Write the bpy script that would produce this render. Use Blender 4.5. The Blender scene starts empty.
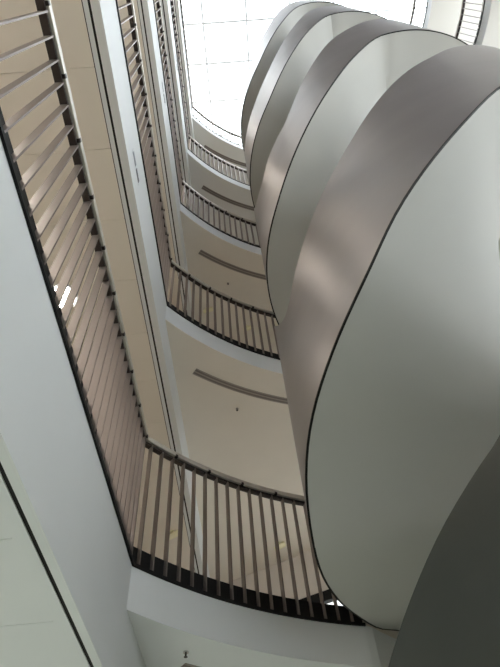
import bpy, bmesh, math, random
from mathutils import Vector, Matrix
random.seed(4)
S = bpy.context.scene
COL = S.collection
PI = math.pi

# ------------------------------------------------------------------ camera
CAMZ = 1.5
EL, YAW, ROLL, FPX = 0.9759, 0.0283, -0.1044, 541.48
fw = Vector((math.sin(YAW)*math.cos(EL), math.cos(YAW)*math.cos(EL), math.sin(EL)))
r0 = Vector((math.cos(YAW), -math.sin(YAW), 0)); u0 = r0.cross(fw)
rt = math.cos(ROLL)*r0 + math.sin(ROLL)*u0
up = -math.sin(ROLL)*r0 + math.cos(ROLL)*u0
cd = bpy.data.cameras.new('camera'); cam = bpy.data.objects.new('camera', cd); COL.objects.link(cam)
cd.sensor_fit = 'HORIZONTAL'; cd.sensor_width = 36; cd.lens = FPX/500*36; cd.clip_start = 0.05
M = Matrix((rt, up, -fw)).transposed().to_4x4(); M.translation = (0, 0, CAMZ)
cam.matrix_world = M
S.camera = cam

# ------------------------------------------------------------------ world and exposure
W = bpy.data.worlds.new('sky'); S.world = W; W.use_nodes = True
nt = W.node_tree; bg = nt.nodes['Background']
bg.inputs['Color'].default_value = (0.96, 0.98, 1.0, 1); bg.inputs['Strength'].default_value = 6.0
S.view_settings.view_transform = 'Standard'; S.view_settings.look = 'None'
S.view_settings.gamma = 1; S.view_settings.exposure = 0.15
S.cycles.max_bounces = 14; S.cycles.diffuse_bounces = 8; S.cycles.glossy_bounces = 4
S.cycles.transparent_max_bounces = 16

# ------------------------------------------------------------------ constants
H = 3.5; ZB = CAMZ + 2.2616
def Z(k): return ZB + H*k
XL, XR, YF = -3.3, 8.6, -7.0        # outer walls
EX, EY = -0.885, 3.385              # left gallery edge and corner
RX = 5.6                            # right gallery edge
AC, AR = (1.877, 0.956), 3.677      # curved gallery front
SC, SR = (2.578, 3.072), 2.22       # stair cylinder
ROOFZ = CAMZ + 20.0
def wall_y(x): return 8.85 - (x + 0.51)*0.77/1.62

# ------------------------------------------------------------------ materials
def mat(name, col, rough=0.6, metal=0.0, noise=0.0, scale=6.0, stretch=(1,1,1), spec=0.5, bump=0.0):
    m = bpy.data.materials.new(name); m.use_nodes = True
    n = m.node_tree.nodes; l = m.node_tree.links; b = n['Principled BSDF']
    b.inputs['Base Color'].default_value = (*col, 1); b.inputs['Roughness'].default_value = rough
    b.inputs['Metallic'].default_value = metal; b.inputs['Specular IOR Level'].default_value = spec
    if noise or bump:
        tc = n.new('ShaderNodeTexCoord'); mp = n.new('ShaderNodeMapping'); mp.inputs['Scale'].default_value = stretch
        no = n.new('ShaderNodeTexNoise'); no.inputs['Scale'].default_value = scale; no.inputs['Detail'].default_value = 5
        l.new(tc.outputs['Object'], mp.inputs['Vector']); l.new(mp.outputs['Vector'], no.inputs['Vector'])
        if noise:
            r = n.new('ShaderNodeMapRange'); r.inputs['To Min'].default_value = 1-noise; r.inputs['To Max'].default_value = 1+noise
            r.inputs['From Min'].default_value = 0.3; r.inputs['From Max'].default_value = 0.7
            v = n.new('ShaderNodeVectorMath'); v.operation = 'SCALE'; v.inputs[0].default_value = col
            l.new(no.outputs['Fac'], r.inputs['Value']); l.new(r.outputs['Result'], v.inputs['Scale'])
            l.new(v.outputs['Vector'], b.inputs['Base Color'])
        if bump:
            bp = n.new('ShaderNodeBump'); bp.inputs['Strength'].default_value = bump; bp.inputs['Distance'].default_value = 0.01
            l.new(no.outputs['Fac'], bp.inputs['Height']); l.new(bp.outputs['Normal'], b.inputs['Normal'])
    return m
def emit(name, col, s):
    m = bpy.data.materials.new(name); m.use_nodes = True
    b = m.node_tree.nodes['Principled BSDF']
    b.inputs['Base Color'].default_value = (*col, 1)
    b.inputs['Emission Color'].default_value = (*col, 1); b.inputs['Emission Strength'].default_value = s
    return m
def glass(name, tint=(0.96, 0.99, 1.0), refl=0.08):
    m = bpy.data.materials.new(name); m.use_nodes = True
    n = m.node_tree.nodes; l = m.node_tree.links; n.remove(n['Principled BSDF'])
    t = n.new('ShaderNodeBsdfTransparent'); t.inputs['Color'].default_value = (*tint, 1)
    g = n.new('ShaderNodeBsdfGlossy'); g.inputs['Roughness'].default_value = 0.02
    x = n.new('ShaderNodeMixShader'); x.inputs['Fac'].default_value = refl
    l.new(t.outputs[0], x.inputs[1]); l.new(g.outputs[0], x.inputs[2]); l.new(x.outputs[0], n['Material Output'].inputs['Surface'])
    return m
m_white = mat('white_paint', (0.72, 0.74, 0.75), 0.55, noise=0.015, scale=2)
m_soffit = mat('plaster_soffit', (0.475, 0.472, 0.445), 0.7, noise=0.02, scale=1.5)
m_beige = mat('beige_ceiling', (0.79, 0.735, 0.655), 0.75, noise=0.02, scale=2)
m_pale = mat('pale_ceiling', (0.80, 0.785, 0.75), 0.7)
m_wall = mat('warm_wall', (0.68, 0.62, 0.56), 0.75, noise=0.02, scale=2)
m_floor = mat('floor_covering', (0.64, 0.655, 0.61), 0.6, noise=0.05, scale=9)
m_dark = mat('dark_mirrored_surface', (0.16, 0.145, 0.15), 0.7)  # dark tone for unseen front surfaces, chosen for what the steel bands mirror
m_low = mat('green_grey_cladding', (0.42, 0.44, 0.41), 0.5)
m_gal = mat('gallery_floor', (0.66, 0.61, 0.54), 0.6)
m_lowpanel = mat('dark_panel', (0.05, 0.053, 0.046), 0.4, noise=0.05)  # darker colour used on the lowest balustrade panel alone
m_black = mat('black_edge', (0.010, 0.010, 0.010), 0.5, spec=0.2)
m_slot = mat('shadow_slot', (0.01, 0.009, 0.008), 0.9)
m_fin = mat('taupe_metal', (0.25, 0.212, 0.195), 0.42, metal=0.5, noise=0.02, scale=3)
m_rail = mat('dark_bronze', (0.05, 0.04, 0.038), 0.45, metal=0.5)
m_hand = mat('satin_steel', (0.72, 0.68, 0.62), 0.4, metal=0.4, noise=0.08, scale=8)
m_steel = mat('brushed_cladding', (0.335, 0.315, 0.312), 0.40, metal=0.7, noise=0.04, scale=1.2, stretch=(1, 1, 2.5))
m_dif = mat('diffuser_grey', (0.34, 0.30, 0.27), 0.6)
m_difd = mat('diffuser_slot', (0.2, 0.17, 0.155), 0.7)
m_sign = mat('sign_plate', (0.22, 0.24, 0.27), 0.4, metal=0.3)
m_signd = mat('sign_plate_dark', (0.05, 0.05, 0.06), 0.4)
m_bar = mat('roof_bar', (0.6, 0.62, 0.65), 0.5)
m_glass = glass('roof_glass')
m_lamp = emit('lamp_glow', (1.0, 0.93, 0.84), 40)
m_window = emit('bright_room_beyond', (0.95, 1.0, 0.98), 1.1)
m_cream = mat('cream_fitting', (0.85, 0.80, 0.55), 0.5)
m_chrome = mat('chrome', (0.6, 0.6, 0.6), 0.2, metal=1)

# ------------------------------------------------------------------ helpers
def link(name, bm, m, parent=None, smooth=False):
    bmesh.ops.recalc_face_normals(bm, faces=bm.faces)
    me = bpy.data.meshes.new(name); bm.to_mesh(me); bm.free()
    if smooth:
        for p in me.polygons: p.use_smooth = True
    me.materials.append(m)
    o = bpy.data.objects.new(name, me); COL.objects.link(o)
    if parent: o.parent = parent
    return o
def struct(name, bm, m, smooth=False):
    o = link(name, bm, m, None, smooth); o['kind'] = 'structure'; return o
def tag(o, label, cat, group=None):
    o['label'] = label; o['category'] = cat
    if group: o['group'] = group
    return o
def thing(name, label, cat, loc=(0,0,0), group=None):
    o = bpy.data.objects.new(name, None); COL.objects.link(o); o.location = loc
    o.empty_display_size = 0.1
    return tag(o, label, cat, group)
def B(): return bmesh.new()
def box(bm, x0, x1, y0, y1, z0, z1):
    v = [bm.verts.new(p) for p in ((x0,y0,z0),(x1,y0,z0),(x1,y1,z0),(x0,y1,z0),(x0,y0,z1),(x1,y0,z1),(x1,y1,z1),(x0,y1,z1))]
    for f in ((0,1,2,3),(4,5,6,7),(0,1,5,4),(1,2,6,5),(2,3,7,6),(3,0,4,7)): bm.faces.new([v[i] for i in f])
    return bm
def prism(bm, pts, z0, z1):
    a = [bm.verts.new((x, y, z0)) for x, y in pts]; b = [bm.verts.new((x, y, z1)) for x, y in pts]
    n = len(pts)
    bm.faces.new(a); bm.faces.new(b)
    for i in range(n): bm.faces.new((a[i], a[(i+1) % n], b[(i+1) % n], b[i]))
    return bm
def cylz(bm, x, y, z0, z1, r0, r1=None, n=20):
    r1 = r0 if r1 is None else r1
    a = [bm.verts.new((x+r0*math.cos(2*PI*i/n), y+r0*math.sin(2*PI*i/n), z0)) for i in range(n)]
    b = [bm.verts.new((x+r1*math.cos(2*PI*i/n), y+r1*math.sin(2*PI*i/n), z1)) for i in range(n)]
    bm.faces.new(a); bm.faces.new(b)
    for i in range(n): bm.faces.new((a[i], a[(i+1) % n], b[(i+1) % n], b[i]))
    return bm
def sweep(bm, path, prof, closed=False):
    """prof = list of (offset to the left-hand side, z) swept along plan path [(x,y,nx,ny)]"""
    rings = []
    for (x, y, nx, ny) in path:
        rings.append([bm.verts.new((x+nx*o, y+ny*o, z)) for o, z in prof])
    m = len(prof)
    for i in range(len(rings)-1):
        for j in range(m):
            bm.faces.new((rings[i][j], rings[i][(j+1) % m], rings[i+1][(j+1) % m], rings[i+1][j]))
    bm.faces.new(rings[0]); bm.faces.new(rings[-1])
    return bm

# plan curves -------------------------------------------------------------
dx, dy = SC[0]-AC[0], SC[1]-AC[1]; D = math.hypot(dx, dy)
aa = (AR*AR - SR*SR + D*D)/(2*D); hh = math.sqrt(AR*AR - aa*aa)
mx, my = AC[0]+aa*dx/D, AC[1]+aa*dy/D
PL = (mx - hh*dy/D, my + hh*dx/D); PR = (mx + hh*dy/D, my - hh*dx/D)
if PL[0] > PR[0]: PL, PR = PR, PL
def ang(c, p): return math.atan2(p[1]-c[1], p[0]-c[0])
A0 = ang(AC, (EX, EY)); A1 = ang(AC, PL); A2 = ang(AC, PR)
A3 = math.atan2(0, 1) + math.asin(0.05)
def arc(c, r, a, b, n):
    return [(c[0]+r*math.cos(a+(b-a)*i/n), c[1]+r*math.sin(a+(b-a)*i/n)) for i in range(n+1)]
edgeL = arc(AC, AR, A0, A1, 28)
edgeR = arc(AC, AR, A2, 0.03, 28)
ryc = edgeR[-1][1]; RX = edgeR[-1][0]
s0, s1 = ang(SC, PL), ang(SC, PR)
if s0 < s1: s0 += 2*PI
mid = arc(SC, SR+0.012, s0, s1, 40)
front = [(EX, YF), (EX, EY)] + edgeL[1:-1] + mid + edgeR[1:] + [(RX, YF)]
slab_pts = front + [(XR, YF), (XR, wall_y(XR)), (XL, wall_y(XL)), (XL, YF)]
lobby_pts = [(EX, EY)] + edgeL[1:-1] + mid + edgeR[1:] + [(RX, YF), (XR, YF), (XR, wall_y(XR)), (EX, wall_y(EX))]

# ------------------------------------------------------------------ setting
bm = B(); box(bm, XL-0.2, XR+0.2, YF-0.2, 11.2, -0.2, 0.0); struct('floor', bm, m_floor)
for k in range(5):
    z = Z(k)
    struct('floor', prism(B(), slab_pts, z-0.30, z), m_white)                    # slab with its white fascia
    inner = [(EX-0.04, YF), (EX-0.04, EY+0.025)] + arc(AC, AR+0.04, A0, A1, 28)[1:-2] + arc(SC, SR+0.05, s0-.02, s1+.02, 40) + arc(AC, AR+0.03, A2, 0.03, 28)[2:] + [(RX+0.03, YF)]
    struct('floor', prism(B(), inner + slab_pts[len(front):], z, z+0.15), m_gal)
    struct('ceiling', prism(B(), [(x, y) for x, y in lobby_pts], z-0.312, z-0.3005), (m_white, m_beige, m_beige, m_pale, m_pale)[k])
    # long side: deep white fascia beam, two shadow slots, lowered panel ceiling
    y1 = wall_y(EX)-0.02
    q = 0.0 if k else 0.026          # the lowest beam is a little narrower
    struct('trim_1', box(B(), EX-0.070+q, EX+0.002, YF, y1, z-0.81, z-0.301), m_white)
    struct('trim_2', box(B(), EX-(0.128 if k else 0.136), EX-0.090+q, YF, y1, z-0.811, z-0.8062), m_white)
    struct('trim_3', box(B(), EX-0.142, EX-0.070+q, YF, y1, z-0.806, z-0.74), m_slot)
    bm = B(); y = YF+0.02; pw = 0.655
    yy = 0.605 - math.ceil((0.605-YF)/pw)*pw
    while yy < y1:
        a, b = max(yy+0.002, YF), min(yy+pw-0.002, y1)
        if b > a: box(bm, XL, EX-0.136, a, b, z-0.81, z-0.775)
        yy += pw
    struct('ceiling', bm, (m_white, m_beige, m_beige, m_pale, m_pale)[k])
    struct('ceiling', box(B(), XL, EX-0.143, YF, y1, z-0.7745, z-0.765), m_slot)
    # right side: fascia beam and lowered ceiling
    struct('trim_4', box(B(), RX-0.002, RX+0.07, YF, ryc-0.3, z-0.81, z-0.313), m_white)
    struct('ceiling', box(B(), RX+0.12, XR, YF, ryc-0.3, z-0.81, z-0.775), (m_white, m_beige, m_beige, m_pale, m_pale)[k])
    # black upstand at the gallery edge
def outline(o): 
    L = [(EX-o, YF+0.05), (EX-o, EY)] + arc(AC, AR+o, A0, A1, 28)[1:-1]
    return L

# outer walls (each one face with thickness)
struct('wall_left', box(B(), XL-0.15, XL, YF, wall_y(XL), ZB-0.3, ROOFZ), m_wall)
struct('wall_left', box(B(), XL-0.15, XL, YF, wall_y(XL), 0, ZB-0.3), m_low)
struct('wall_right', box(B(), XR, XR+0.15, 3.0, wall_y(XR), ZB-0.3, ROOFZ), m_wall)
struct('added_right_glazing', box(B(), XR+0.04, XR+0.06, YF, 3.0, ZB-0.3, ROOFZ), m_glass)  # unseen glazing added to throw daylight onto the left fascias
bm = B()
for i in range(9): box(bm, XR, XR+0.10, YF+10*i/8-0.04, YF+10*i/8+0.04, ZB-0.3, ROOFZ)
struct('added_right_bars', bm, m_bar)  # bars of the added right glazing
struct('wall_right', box(B(), XR, XR+0.15, YF, wall_y(XR), 0, ZB-0.3), m_low)
GF = 9.5                                     # top of unseen front glazing, added for fill light from behind the viewer
struct('wall_front', box(B(), XL-0.15, XR+0.15, YF-0.15, YF, GF, ROOFZ), m_dark)  # unseen upper wall, kept dark to tone down the steel reflections
struct('wall_front', box(B(), XL-0.15, XR+0.15, YF-0.15, YF, 0, 2.95), m_low)
GX = 4.6
struct('wall_front', box(B(), XL-0.15, GX, YF-0.15, YF, 2.95, GF), m_wall)
struct('added_front_glazing', box(B(), GX, XR, YF-0.06, YF-0.04, 3.0, GF), m_glass)  # unseen glazing added to light the stair undersides from the front
bm = B()
for i in range(5): box(bm, GX+(XR-GX)*i/4-0.04, GX+(XR-GX)*i/4+0.04, YF-0.1, YF, 3.0, GF)
for zz in (3.0, 6.3, 9.4): box(bm, GX, XR, YF-0.09, YF-0.01, zz-0.04, zz+0.04)
struct('added_front_bars', bm, m_bar)  # bars of the added front glazing
# back wall is oblique in plan, with a doorway on the first gallery
def wpt(x, off=0.0):
    n = Vector((0.77, 1.62)).normalized()
    return (x+n.x*off, wall_y(x)+n.y*off)
DX0, DX1, DZ = 0.18, 2.3, 2.43
def wall_piece(bm, xa, xb, z0, z1):
    prism(bm, [wpt(xa), wpt(xb), wpt(xb, 0.15), wpt(xa, 0.15)], z0, z1)
bm = B(); wall_piece(bm, XL, XR, 0, ZB); wall_piece(bm, XL, DX0, ZB, ZB+DZ); wall_piece(bm, DX1, XR, ZB, ZB+DZ)
wall_piece(bm, XL, XR, ZB+DZ, ROOFZ)
struct('wall_back', bm, m_wall)
bm = B()
for a, b, z0, z1 in ((DX0, DX1, DZ-0.16, DZ), (DX0, DX0+0.08, 0.15, DZ-0.16), (DX1-0.08, DX1, 0.15, DZ-0.16)):
    prism(bm, [wpt(a, -0.03), wpt(b, -0.03), wpt(b, 0.13), wpt(a, 0.13)], ZB+z0, ZB+z1)
dr = struct('door_1', bm, m_black)
bm = B(); prism(bm, [wpt(DX0+0.08, 0.06), wpt(DX1-0.08, 0.06), wpt(DX1-0.08, 0.09), wpt(DX0+0.08, 0.09)], ZB+0.15, ZB+DZ-0.16)
link('glass_pane', bm, m_window, dr)

# glass roof: panes and bars
rx = [-0.42 + 1.40*i for i in range(-2, 7)]
ry = [1.43 + 1.17*i for i in range(-7, 8)]
bm = B()
for x in rx: box(bm, x-0.03, x+0.03, YF, 10.3, ROOFZ, ROOFZ+0.12)
struct('trim_5', bm, m_bar)
bm = B()
for y in ry: box(bm, XL, XR, y-0.03, y+0.03, ROOFZ+0.01, ROOFZ+0.10)
struct('trim_6', bm, m_bar)
struct('ceiling', box(B(), XL, XR, YF, 0.1, ROOFZ+0.13, ROOFZ+0.3), m_dark)     # unseen solid roof over the front, dark so the steel mirrors less sky
struct('window_1', box(B(), XL, XR, 0.1, 10.3, ROOFZ+0.13, ROOFZ+0.15), m_glass)

# ------------------------------------------------------------------ helical staircase
def interp(tab, t):
    if t <= tab[0][0]: return tab[0][1]
    if t >= tab[-1][0]: return tab[-1][1]
    for i in range(len(tab)-1):
        if tab[i][0] <= t <= tab[i+1][0]:
            p1, p2 = tab[i], tab[i+1]
            p0 = tab[i-1] if i else (2*p1[0]-p2[0], p1[1]); p3 = tab[i+2] if i+2 < len(tab) else (2*p2[0]-p1[0], p2[1])
            h = p2[0]-p1[0]; s = (t-p1[0])/h
            m1 = (p2[1]-p0[1])/(p2[0]-p0[0])*h; m2 = (p3[1]-p1[1])/(p3[0]-p1[0])*h
            return (2*s**3-3*s*s+1)*p1[1]+(s**3-2*s*s+s)*m1+(-2*s**3+3*s*s)*p2[1]+(s**3-s*s)*m2
low = {0: [(142,0),(160,-.03),(170,.0),(180,.2),(190,.36),(205,.55),(218,.80),(229,1.16),(241,1.53),(249,1.8),(261,2.25),(275,2.6),(290,2.85),(310,3.2),(345,3.5),(476,3.5),(483,3.59),(490,3.58),(498,3.51),(502,3.5)],
       1: [(142,0),(160,0),(175,0),(194,.06),(204,.15),(219,.58),(235,1.23),(248,1.89),(262,2.55),(275,2.72),(290,2.9),(310,3.15),(345,3.5),(476,3.5),(483,3.59),(490,3.58),(498,3.51),(502,3.5)],
       2: [(142,0),(160,0),(175,-.08),(190,-.12),(206,-.03),(216,.15),(232,1.05),(248,2.18),(262,3.02),(275,3.2),(290,3.35),(320,3.5),(476,3.5),(483,3.59),(490,3.58),(498,3.51),(502,3.5)],
       3: [(142,0),(160,0),(175,-.15),(200,-.35),(212,-.25),(221,.05),(240,1.55),(256,3.0),(268,3.4),(290,3.5),(476,3.5),(483,3.59),(490,3.58),(498,3.51),(502,3.5)]}
low[-1] = low[0]
def lowz(k, t):                      # the underside has a crease where flight meets landing
    tab = low[k]; i = next((i for i, p in enumerate(tab) if p[0] == 262), None)
    if i is None: return interp(tab, t)
    return interp(tab[:i+1], t) if t <= 262 else interp(tab[i:], t)
top = {0: [(142,2.9),(165,2.85),(174,2.7),(184,2.15),(193,1.82),(203,2.0),(216,2.36),(228,2.72),(238,3.12),(246,3.44),(253,3.68),(260,3.88),(269,4.2),(286,4.58),(310,4.75),(400,4.75)],
       1: [(142,2.9),(165,2.85),(174,2.7),(184,1.9),(196,1.5),(204,1.6),(212,1.65),(218,1.75),(232,2.6),(247,3.55),(258,4.0),(269,4.45),(279,4.75),(290,4.75),(400,4.75)],
       2: [(142,2.9),(165,2.6),(174,2.3),(184,1.6),(196,1.35),(208,1.36),(222,1.85),(240,3.2),(256,4.6),(264,5.0),(280,5.1),(320,4.75),(400,4.75)],
       3: [(142,.6),(165,.2),(185,-.1),(199,-.1),(208,.6),(219,1.45),(231,2.33),(248,4.05),(257,4.65),(270,4.7),(400,4.7)]}
top[-1] = [(142,2.3),(190,2.1),(199,2.26),(206,2.39),(213,2.52),(219,2.62),(224,2.71),(238,3.14),(246,3.46),(253,3.68),(260,3.88),(269,4.2),(286,4.58),(400,4.75)]
stair = thing('helical_staircase', 'tall helical staircase wrapped in brushed steel with pale plaster undersides', 'staircase', (SC[0], SC[1], 0))
def ribbon(bm, t0, t1, ra, rb, fa, fb, n, nr=1, zrel=0):
    """closed solid between radii ra..rb, heights fa(t)..fb(t), local to the stair axis"""
    rings = []
    for i in range(n+1):
        t = t0+(t1-t0)*i/n; c, s = math.cos(math.radians(t)), math.sin(math.radians(t))
        rr = [ra+(rb-ra)*j/nr for j in range(nr+1)]
        lo = [bm.verts.new((r*c, r*s, fa(t))) for r in rr]; hi = [bm.verts.new((r*c, r*s, fb(t))) for r in reversed(rr)]
        rings.append(lo+hi)
    m = len(rings[0])
    for i in range(n):
        for j in range(m):
            bm.faces.new((rings[i][j], rings[i][(j+1) % m], rings[i+1][(j+1) % m], rings[i+1][j]))
    bm.faces.new(rings[0]); bm.faces.new(rings[-1])
    return bm
def sharp(o, deg=35):
    me = o.data
    bm = bmesh.new(); bm.from_mesh(me)
    for e in bm.edges:
        if len(e.link_faces) == 2 and e.calc_face_angle() > math.radians(deg): e.smooth = False
    bm.to_mesh(me); bm.free()
for k in range(-1, 4):
    z = Z(k)
    lo = lambda t, k=k, z=z: z+lowz(k, t)
    to = lambda t, k=k, z=z: z+max(interp(top[k], t), lowz(k, t)+0.25)
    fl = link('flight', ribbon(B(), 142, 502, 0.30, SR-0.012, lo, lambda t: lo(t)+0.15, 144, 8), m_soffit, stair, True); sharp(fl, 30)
    bp = link('balustrade_panel', ribbon(B(), 142, 402, SR-0.06, SR, lambda t: lo(t)+0.012, to, 130), m_steel if k >= 0 else m_lowpanel, fl, True)
    if k < 0: bp['label'] = 'dark lowest balustrade panel'
    link('bounce_lining', ribbon(B(), 142, 402, SR-0.08, SR-0.061, lambda t: lo(t)+0.15, lambda t: to(t)-0.02, 130), m_white, fl, True); sharp(bp, 40)  # unseen white lining added to bounce light onto the stair undersides
    et = link('edge_strip', ribbon(B(), 142, 502, SR-0.013, SR+0.003, lambda t: lo(t)-0.001, lambda t: lo(t)+0.012, 130), m_black, fl)
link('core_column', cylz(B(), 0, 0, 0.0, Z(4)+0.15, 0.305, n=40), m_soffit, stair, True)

# ------------------------------------------------------------------ gallery railings
FP = 0.118
def fin_mesh():
    bm = B()
    v = []
    # local x = away from the void, y = along the rail
    for z, xo in ((0.006, 0.008), (1.185, -0.012)):
        for x, y in ((xo, -0.005), (xo, 0.005), (xo-0.049, 0.005), (xo-0.049, -0.005)):
            v.append(bm.verts.new((x, y, z)))
    for f in ((0,1,2,3),(4,5,6,7),(0,1,5,4),(1,2,6,5),(2,3,7,6),(3,0,4,7)): bm.faces.new([v[i] for i in f])
    bmesh.ops.recalc_face_normals(bm, faces=bm.faces)
    me = bpy.data.meshes.new('baluster'); bm.to_mesh(me); bm.free(); me.materials.append(m_fin); return me
def clip_mesh():
    bm = B(); box(bm, -0.060, -0.002, -0.012, 0.012, 1.198, 1.226)
    bmesh.ops.recalc_face_normals(bm, faces=bm.faces)
    me = bpy.data.meshes.new('bracket'); bm.to_mesh(me); bm.free(); me.materials.append(m_rail); return me
FIN, CLIP = fin_mesh(), clip_mesh()
def path_points(path, step, start=0.0):
    out = []; acc = 0; nxt = start
    for i in range(len(path)-1):
        (x0, y0), (x1, y1) = path[i], path[i+1]; L = math.hypot(x1-x0, y1-y0)
        if L < 1e-9: continue
        while nxt <= acc+L:
            s = (nxt-acc)/L; out.append((x0+(x1-x0)*s, y0+(y1-y0)*s, math.atan2(y1-y0, x1-x0))); nxt += step
        acc += L
    return out
def railing(z, path, label, side=1, start=0.0, clips=True, cat='railing'):
    """path runs with the void on its right-hand side"""
    x0, y0 = path[0]
    t = thing('gallery_railing', label, cat, (x0, y0, z), 'gallery railings')
    # normals
    P = []
    n = len(path)
    for i, (x, y) in enumerate(path):
        a = path[max(i-1, 0)]; b = path[min(i+1, n-1)]
        d1 = Vector((x-a[0], y-a[1])); d2 = Vector((b[0]-x, b[1]-y))
        if d1.length > 0 and d2.length > 0:
            n1 = Vector((-d1.y, d1.x)).normalized(); n2 = Vector((-d2.y, d2.x)).normalized()
            nn = (n1+n2).normalized(); nn /= max(nn.dot(n1), 0.5)
        else:
            d = d1 if d1.length > 0 else d2; nn = Vector((-d.y, d.x)).normalized()
        P.append((x-x0, y-y0, nn.x, nn.y))
    link('base_edge', sweep(B(), P, [(-0.014, -0.006), (0.034, -0.006), (0.034, 0.17), (0.030, 0.17), (0.030, 0.004), (-0.008, 0.004), (-0.008, 0.018), (-0.014, 0.018)]), m_black, t)
    link('top_rail', sweep(B(), P, [(0.022, 1.176), (0.066, 1.176), (0.066, 1.200), (0.022, 1.200)]), m_rail, t)
    link('handrail', sweep(B(), P, [(0.008, 1.208), (0.062, 1.208), (0.066, 1.22), (0.062, 1.258), (0.010, 1.258), (0.004, 1.252), (0.004, 1.214)]), m_hand, t)
    for (x, y, a) in path_points(path, FP, start):
        o = bpy.data.objects.new('baluster', FIN); COL.objects.link(o); o.parent = t
        o.location = (x-x0, y-y0, 0); o.rotation_euler = (0, 0, a-PI/2)
    if clips:
        for (x, y, a) in path_points(path, 0.36, 0.2):
            o = bpy.data.objects.new('bracket', CLIP); COL.objects.link(o); o.parent = t
            o.location = (x-x0, y-y0, 0); o.rotation_euler = (0, 0, a-PI/2)
    return t
ORD = ['lowest', 'second', 'third', 'fourth', 'topmost']
for k in range(5):
    pathL = [(EX, -1.9), (EX, EY)] + arc(AC, AR, A0, A1+0.018, 28)[1:]
    # reversed order so that the void lies on the right: travelling +y along the left gallery has the void on its right
    L = ['lowest gallery railing, nearest the viewer, its flat taupe fins turning the corner',
         'second gallery railing up, directly above the lowest one, ending behind the steel staircase',
         'third gallery railing up, thin fins between two white curved fascias',
         'fourth gallery railing up, last one before the glass roof level',
         'topmost gallery railing, thin dark line against the glass roof'][k]
    railing(Z(k), pathL, L, start=0.03)
for k in (2, 3, 4):
    pathR = arc(AC, AR, 0.35, 0.03, 8)+[(RX, -3.0)]
    L = {2: 'railing on the right-hand side gallery, third level, mostly behind the staircase',
         3: 'fourth level railing on the far right gallery, dashed dark rail past the staircase top',
         4: 'topmost railing on the far right gallery, faint dotted line against the roof'}[k]
    railing(Z(k), pathR, L, clips=False)

# ------------------------------------------------------------------ ceiling fittings
names = ['lowest', 'second', 'third', 'fourth']
for k in range(0, 5):
    z = Z(k)-0.3125
    t = thing('slot_diffuser', ['curved slot diffuser in the lowest pale green ceiling at the bottom edge',
        'curved grey slot diffuser in the large beige ceiling just above the lowest railing',
        'curved grey slot diffuser in the beige ceiling above the second railing',
        'curved grey slot diffuser in the ceiling above the third railing',
        'curved grey slot diffuser in the ceiling above the fourth railing'][k], 'air vent', (AC[0], AC[1], z), 'curved slot diffusers')
    a0, a1 = math.radians(127.8), math.radians(97)
    def apath(r): return [(r*math.cos(a0+(a1-a0)*i/30), r*math.sin(a0+(a1-a0)*i/30), math.cos(a0+(a1-a0)*i/30), math.sin(a0+(a1-a0)*i/30)) for i in range(31)]
    link('frame', sweep(B(), apath(4.04), [(0, 0), (0.10, 0), (0.10, -0.006), (0, -0.006)]), m_dif, t)
    link('slot', sweep(B(), apath(4.055), [(0, -0.006), (0.022, -0.006), (0.022, -0.009), (0, -0.009)]), m_difd, t)
    link('slot', sweep(B(), apath(4.10), [(0, -0.006), (0.022, -0.006), (0.022, -0.009), (0, -0.009)]), m_difd, t)
for k, x, y, l in ((0, -0.575, 3.99, 'small sprinkler head in the lowest ceiling beside its slot diffuser'),
                   (1, -0.139, 4.878, 'small dark sprinkler head in the beige ceiling above the lowest railing'),
                   (2, -0.174, 4.882, 'small sprinkler head in the beige ceiling above the second railing')):
    z = Z(k)-0.3125
    t = thing('sprinkler', l, 'sprinkler', (x, y, z), 'ceiling sprinklers')
    link('rose', cylz(B(), 0, 0, -0.008, 0, 0.02, n=16), m_chrome, t)
    link('nozzle', cylz(B(), 0, 0, -0.034, -0.008, 0.007, n=10), m_rail, t)
    link('deflector', cylz(B(), 0, 0, -0.037, -0.034, 0.014, n=12), m_rail, t)
for k, x, y, l in ((1, -1.356, 7.358, 'small cream spotlight seen through the left fins of the lowest railing'),
                   (1, 0.324, 7.885, 'small cream spotlight seen through the right fins of the lowest railing'),
                   (2, -0.62, 5.39, 'small cream spotlight seen through the left fins of the second railing'),
                   (2, 0.123, 5.878, 'small cream spotlight seen through the right fins of the second railing')):
    z = Z(k)-(0.81 if x < EX else 0.3125)
    if x < EX: x, y = x*0.907, y*0.907
    t = thing('ceiling_spotlight', l, 'spotlight', (x, y, z), 'cream ceiling spotlights')
    link('mount', cylz(B(), 0, 0, -0.02, 0, 0.03, n=14), m_cream, t)
    bm = B(); cylz(bm, 0, 0, -0.09, 0.09, 0.035, 0.045, n=16)
    bmesh.ops.rotate(bm, verts=bm.verts, matrix=Matrix.Rotation(math.radians(62), 3, 'Y')); bmesh.ops.translate(bm, verts=bm.verts, vec=(0.02, 0, -0.075))
    link('lamp_head', bm, m_cream, t)
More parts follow.
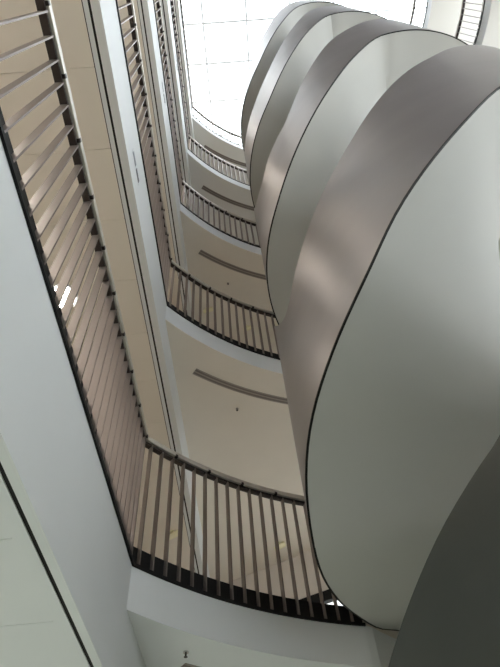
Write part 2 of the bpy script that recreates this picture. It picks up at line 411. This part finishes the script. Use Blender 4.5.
# downlights in the lowered ceilings of the left galleries
for k in range(1, 5):
    for j, y in enumerate((-1.9, 0.40, 2.70)):
        z = Z(k)-0.81; x = -1.80 if j == 2 else -1.98
        lab = 'bright round downlight seen through the fins of the lowest railing' if (k, j) == (1, 2) else \
              'round downlight in the %s gallery ceiling, %s' % (ORD[k-1] if k < 5 else 'top', ['behind the viewer', 'near the upper left corner', 'near the curved corner'][j])
        t = thing('downlight', lab, 'ceiling light', (x, y, z), 'round gallery downlights')
        link('trim_ring', cylz(B(), 0, 0, -0.012, 0, 0.15, n=28), m_white, t)
        link('lens', cylz(B(), 0, 0, -0.016, -0.012, 0.13, n=24), m_lamp, t)
        ld = bpy.data.lights.new('downlight_lamp', 'SPOT'); ld.energy = 25; ld.color = (1.0, 0.86, 0.70); ld.spot_size = 2.4; ld.spot_blend = 0.6; ld.shadow_soft_size = 0.08
        lo_ = bpy.data.objects.new('downlight_lamp', ld); COL.objects.link(lo_); lo_.location = (0, 0, -0.03); lo_.parent = t
for j, (x, y, l) in enumerate(((-2.6, 0.5, 'added fill downlight under the lowest gallery, out of view beside the viewer'), (-2.6, 3.5, 'added fill downlight under the lowest gallery, out of view to the left'), (-2.6, 6.5, 'added fill downlight under the lowest gallery, out of view near the back wall'))):  # unseen lamps added to brighten the lowest ceiling and stair underside
    t = thing('downlight', l, 'ceiling light', (x, y, Z(0)-0.81), 'round gallery downlights')
    link('trim_ring', cylz(B(), 0, 0, -0.012, 0, 0.15, n=28), m_white, t)
    link('lens', cylz(B(), 0, 0, -0.016, -0.012, 0.13, n=24), m_lamp, t)
    ld = bpy.data.lights.new('downlight_lamp', 'SPOT'); ld.energy = 210; ld.color = (0.97, 1.0, 0.93); ld.spot_size = 2.6; ld.spot_blend = 0.6; ld.shadow_soft_size = 0.08
    lo_ = bpy.data.objects.new('downlight_lamp', ld); COL.objects.link(lo_); lo_.location = (0, 0, -0.03); lo_.parent = t
# little name plates on the long white fascias
for k, y, zz, l in ((1, 1.365, -0.50, 'pair of small grey plates on the second white fascia, near its middle'),
                    (2, 1.34, -0.36, 'pair of small grey plates on the third white fascia'),
                    (3, 1.39, -0.30, 'pair of small grey plates on the fourth white fascia')):
    t = thing('name_plate', l, 'sign', (EX+0.0025, y, Z(k)+zz), 'name plates on the fascias')
    link('backing', box(B(), 0, 0.003, 0, 0.33, -0.040, 0.040), m_white, t)
    link('plate', box(B(), 0.003, 0.006, 0.02, 0.15, -0.030, 0.030), m_sign, t)
    link('plate', box(B(), 0.003, 0.006, 0.18, 0.31, -0.030, 0.030), m_signd, t)
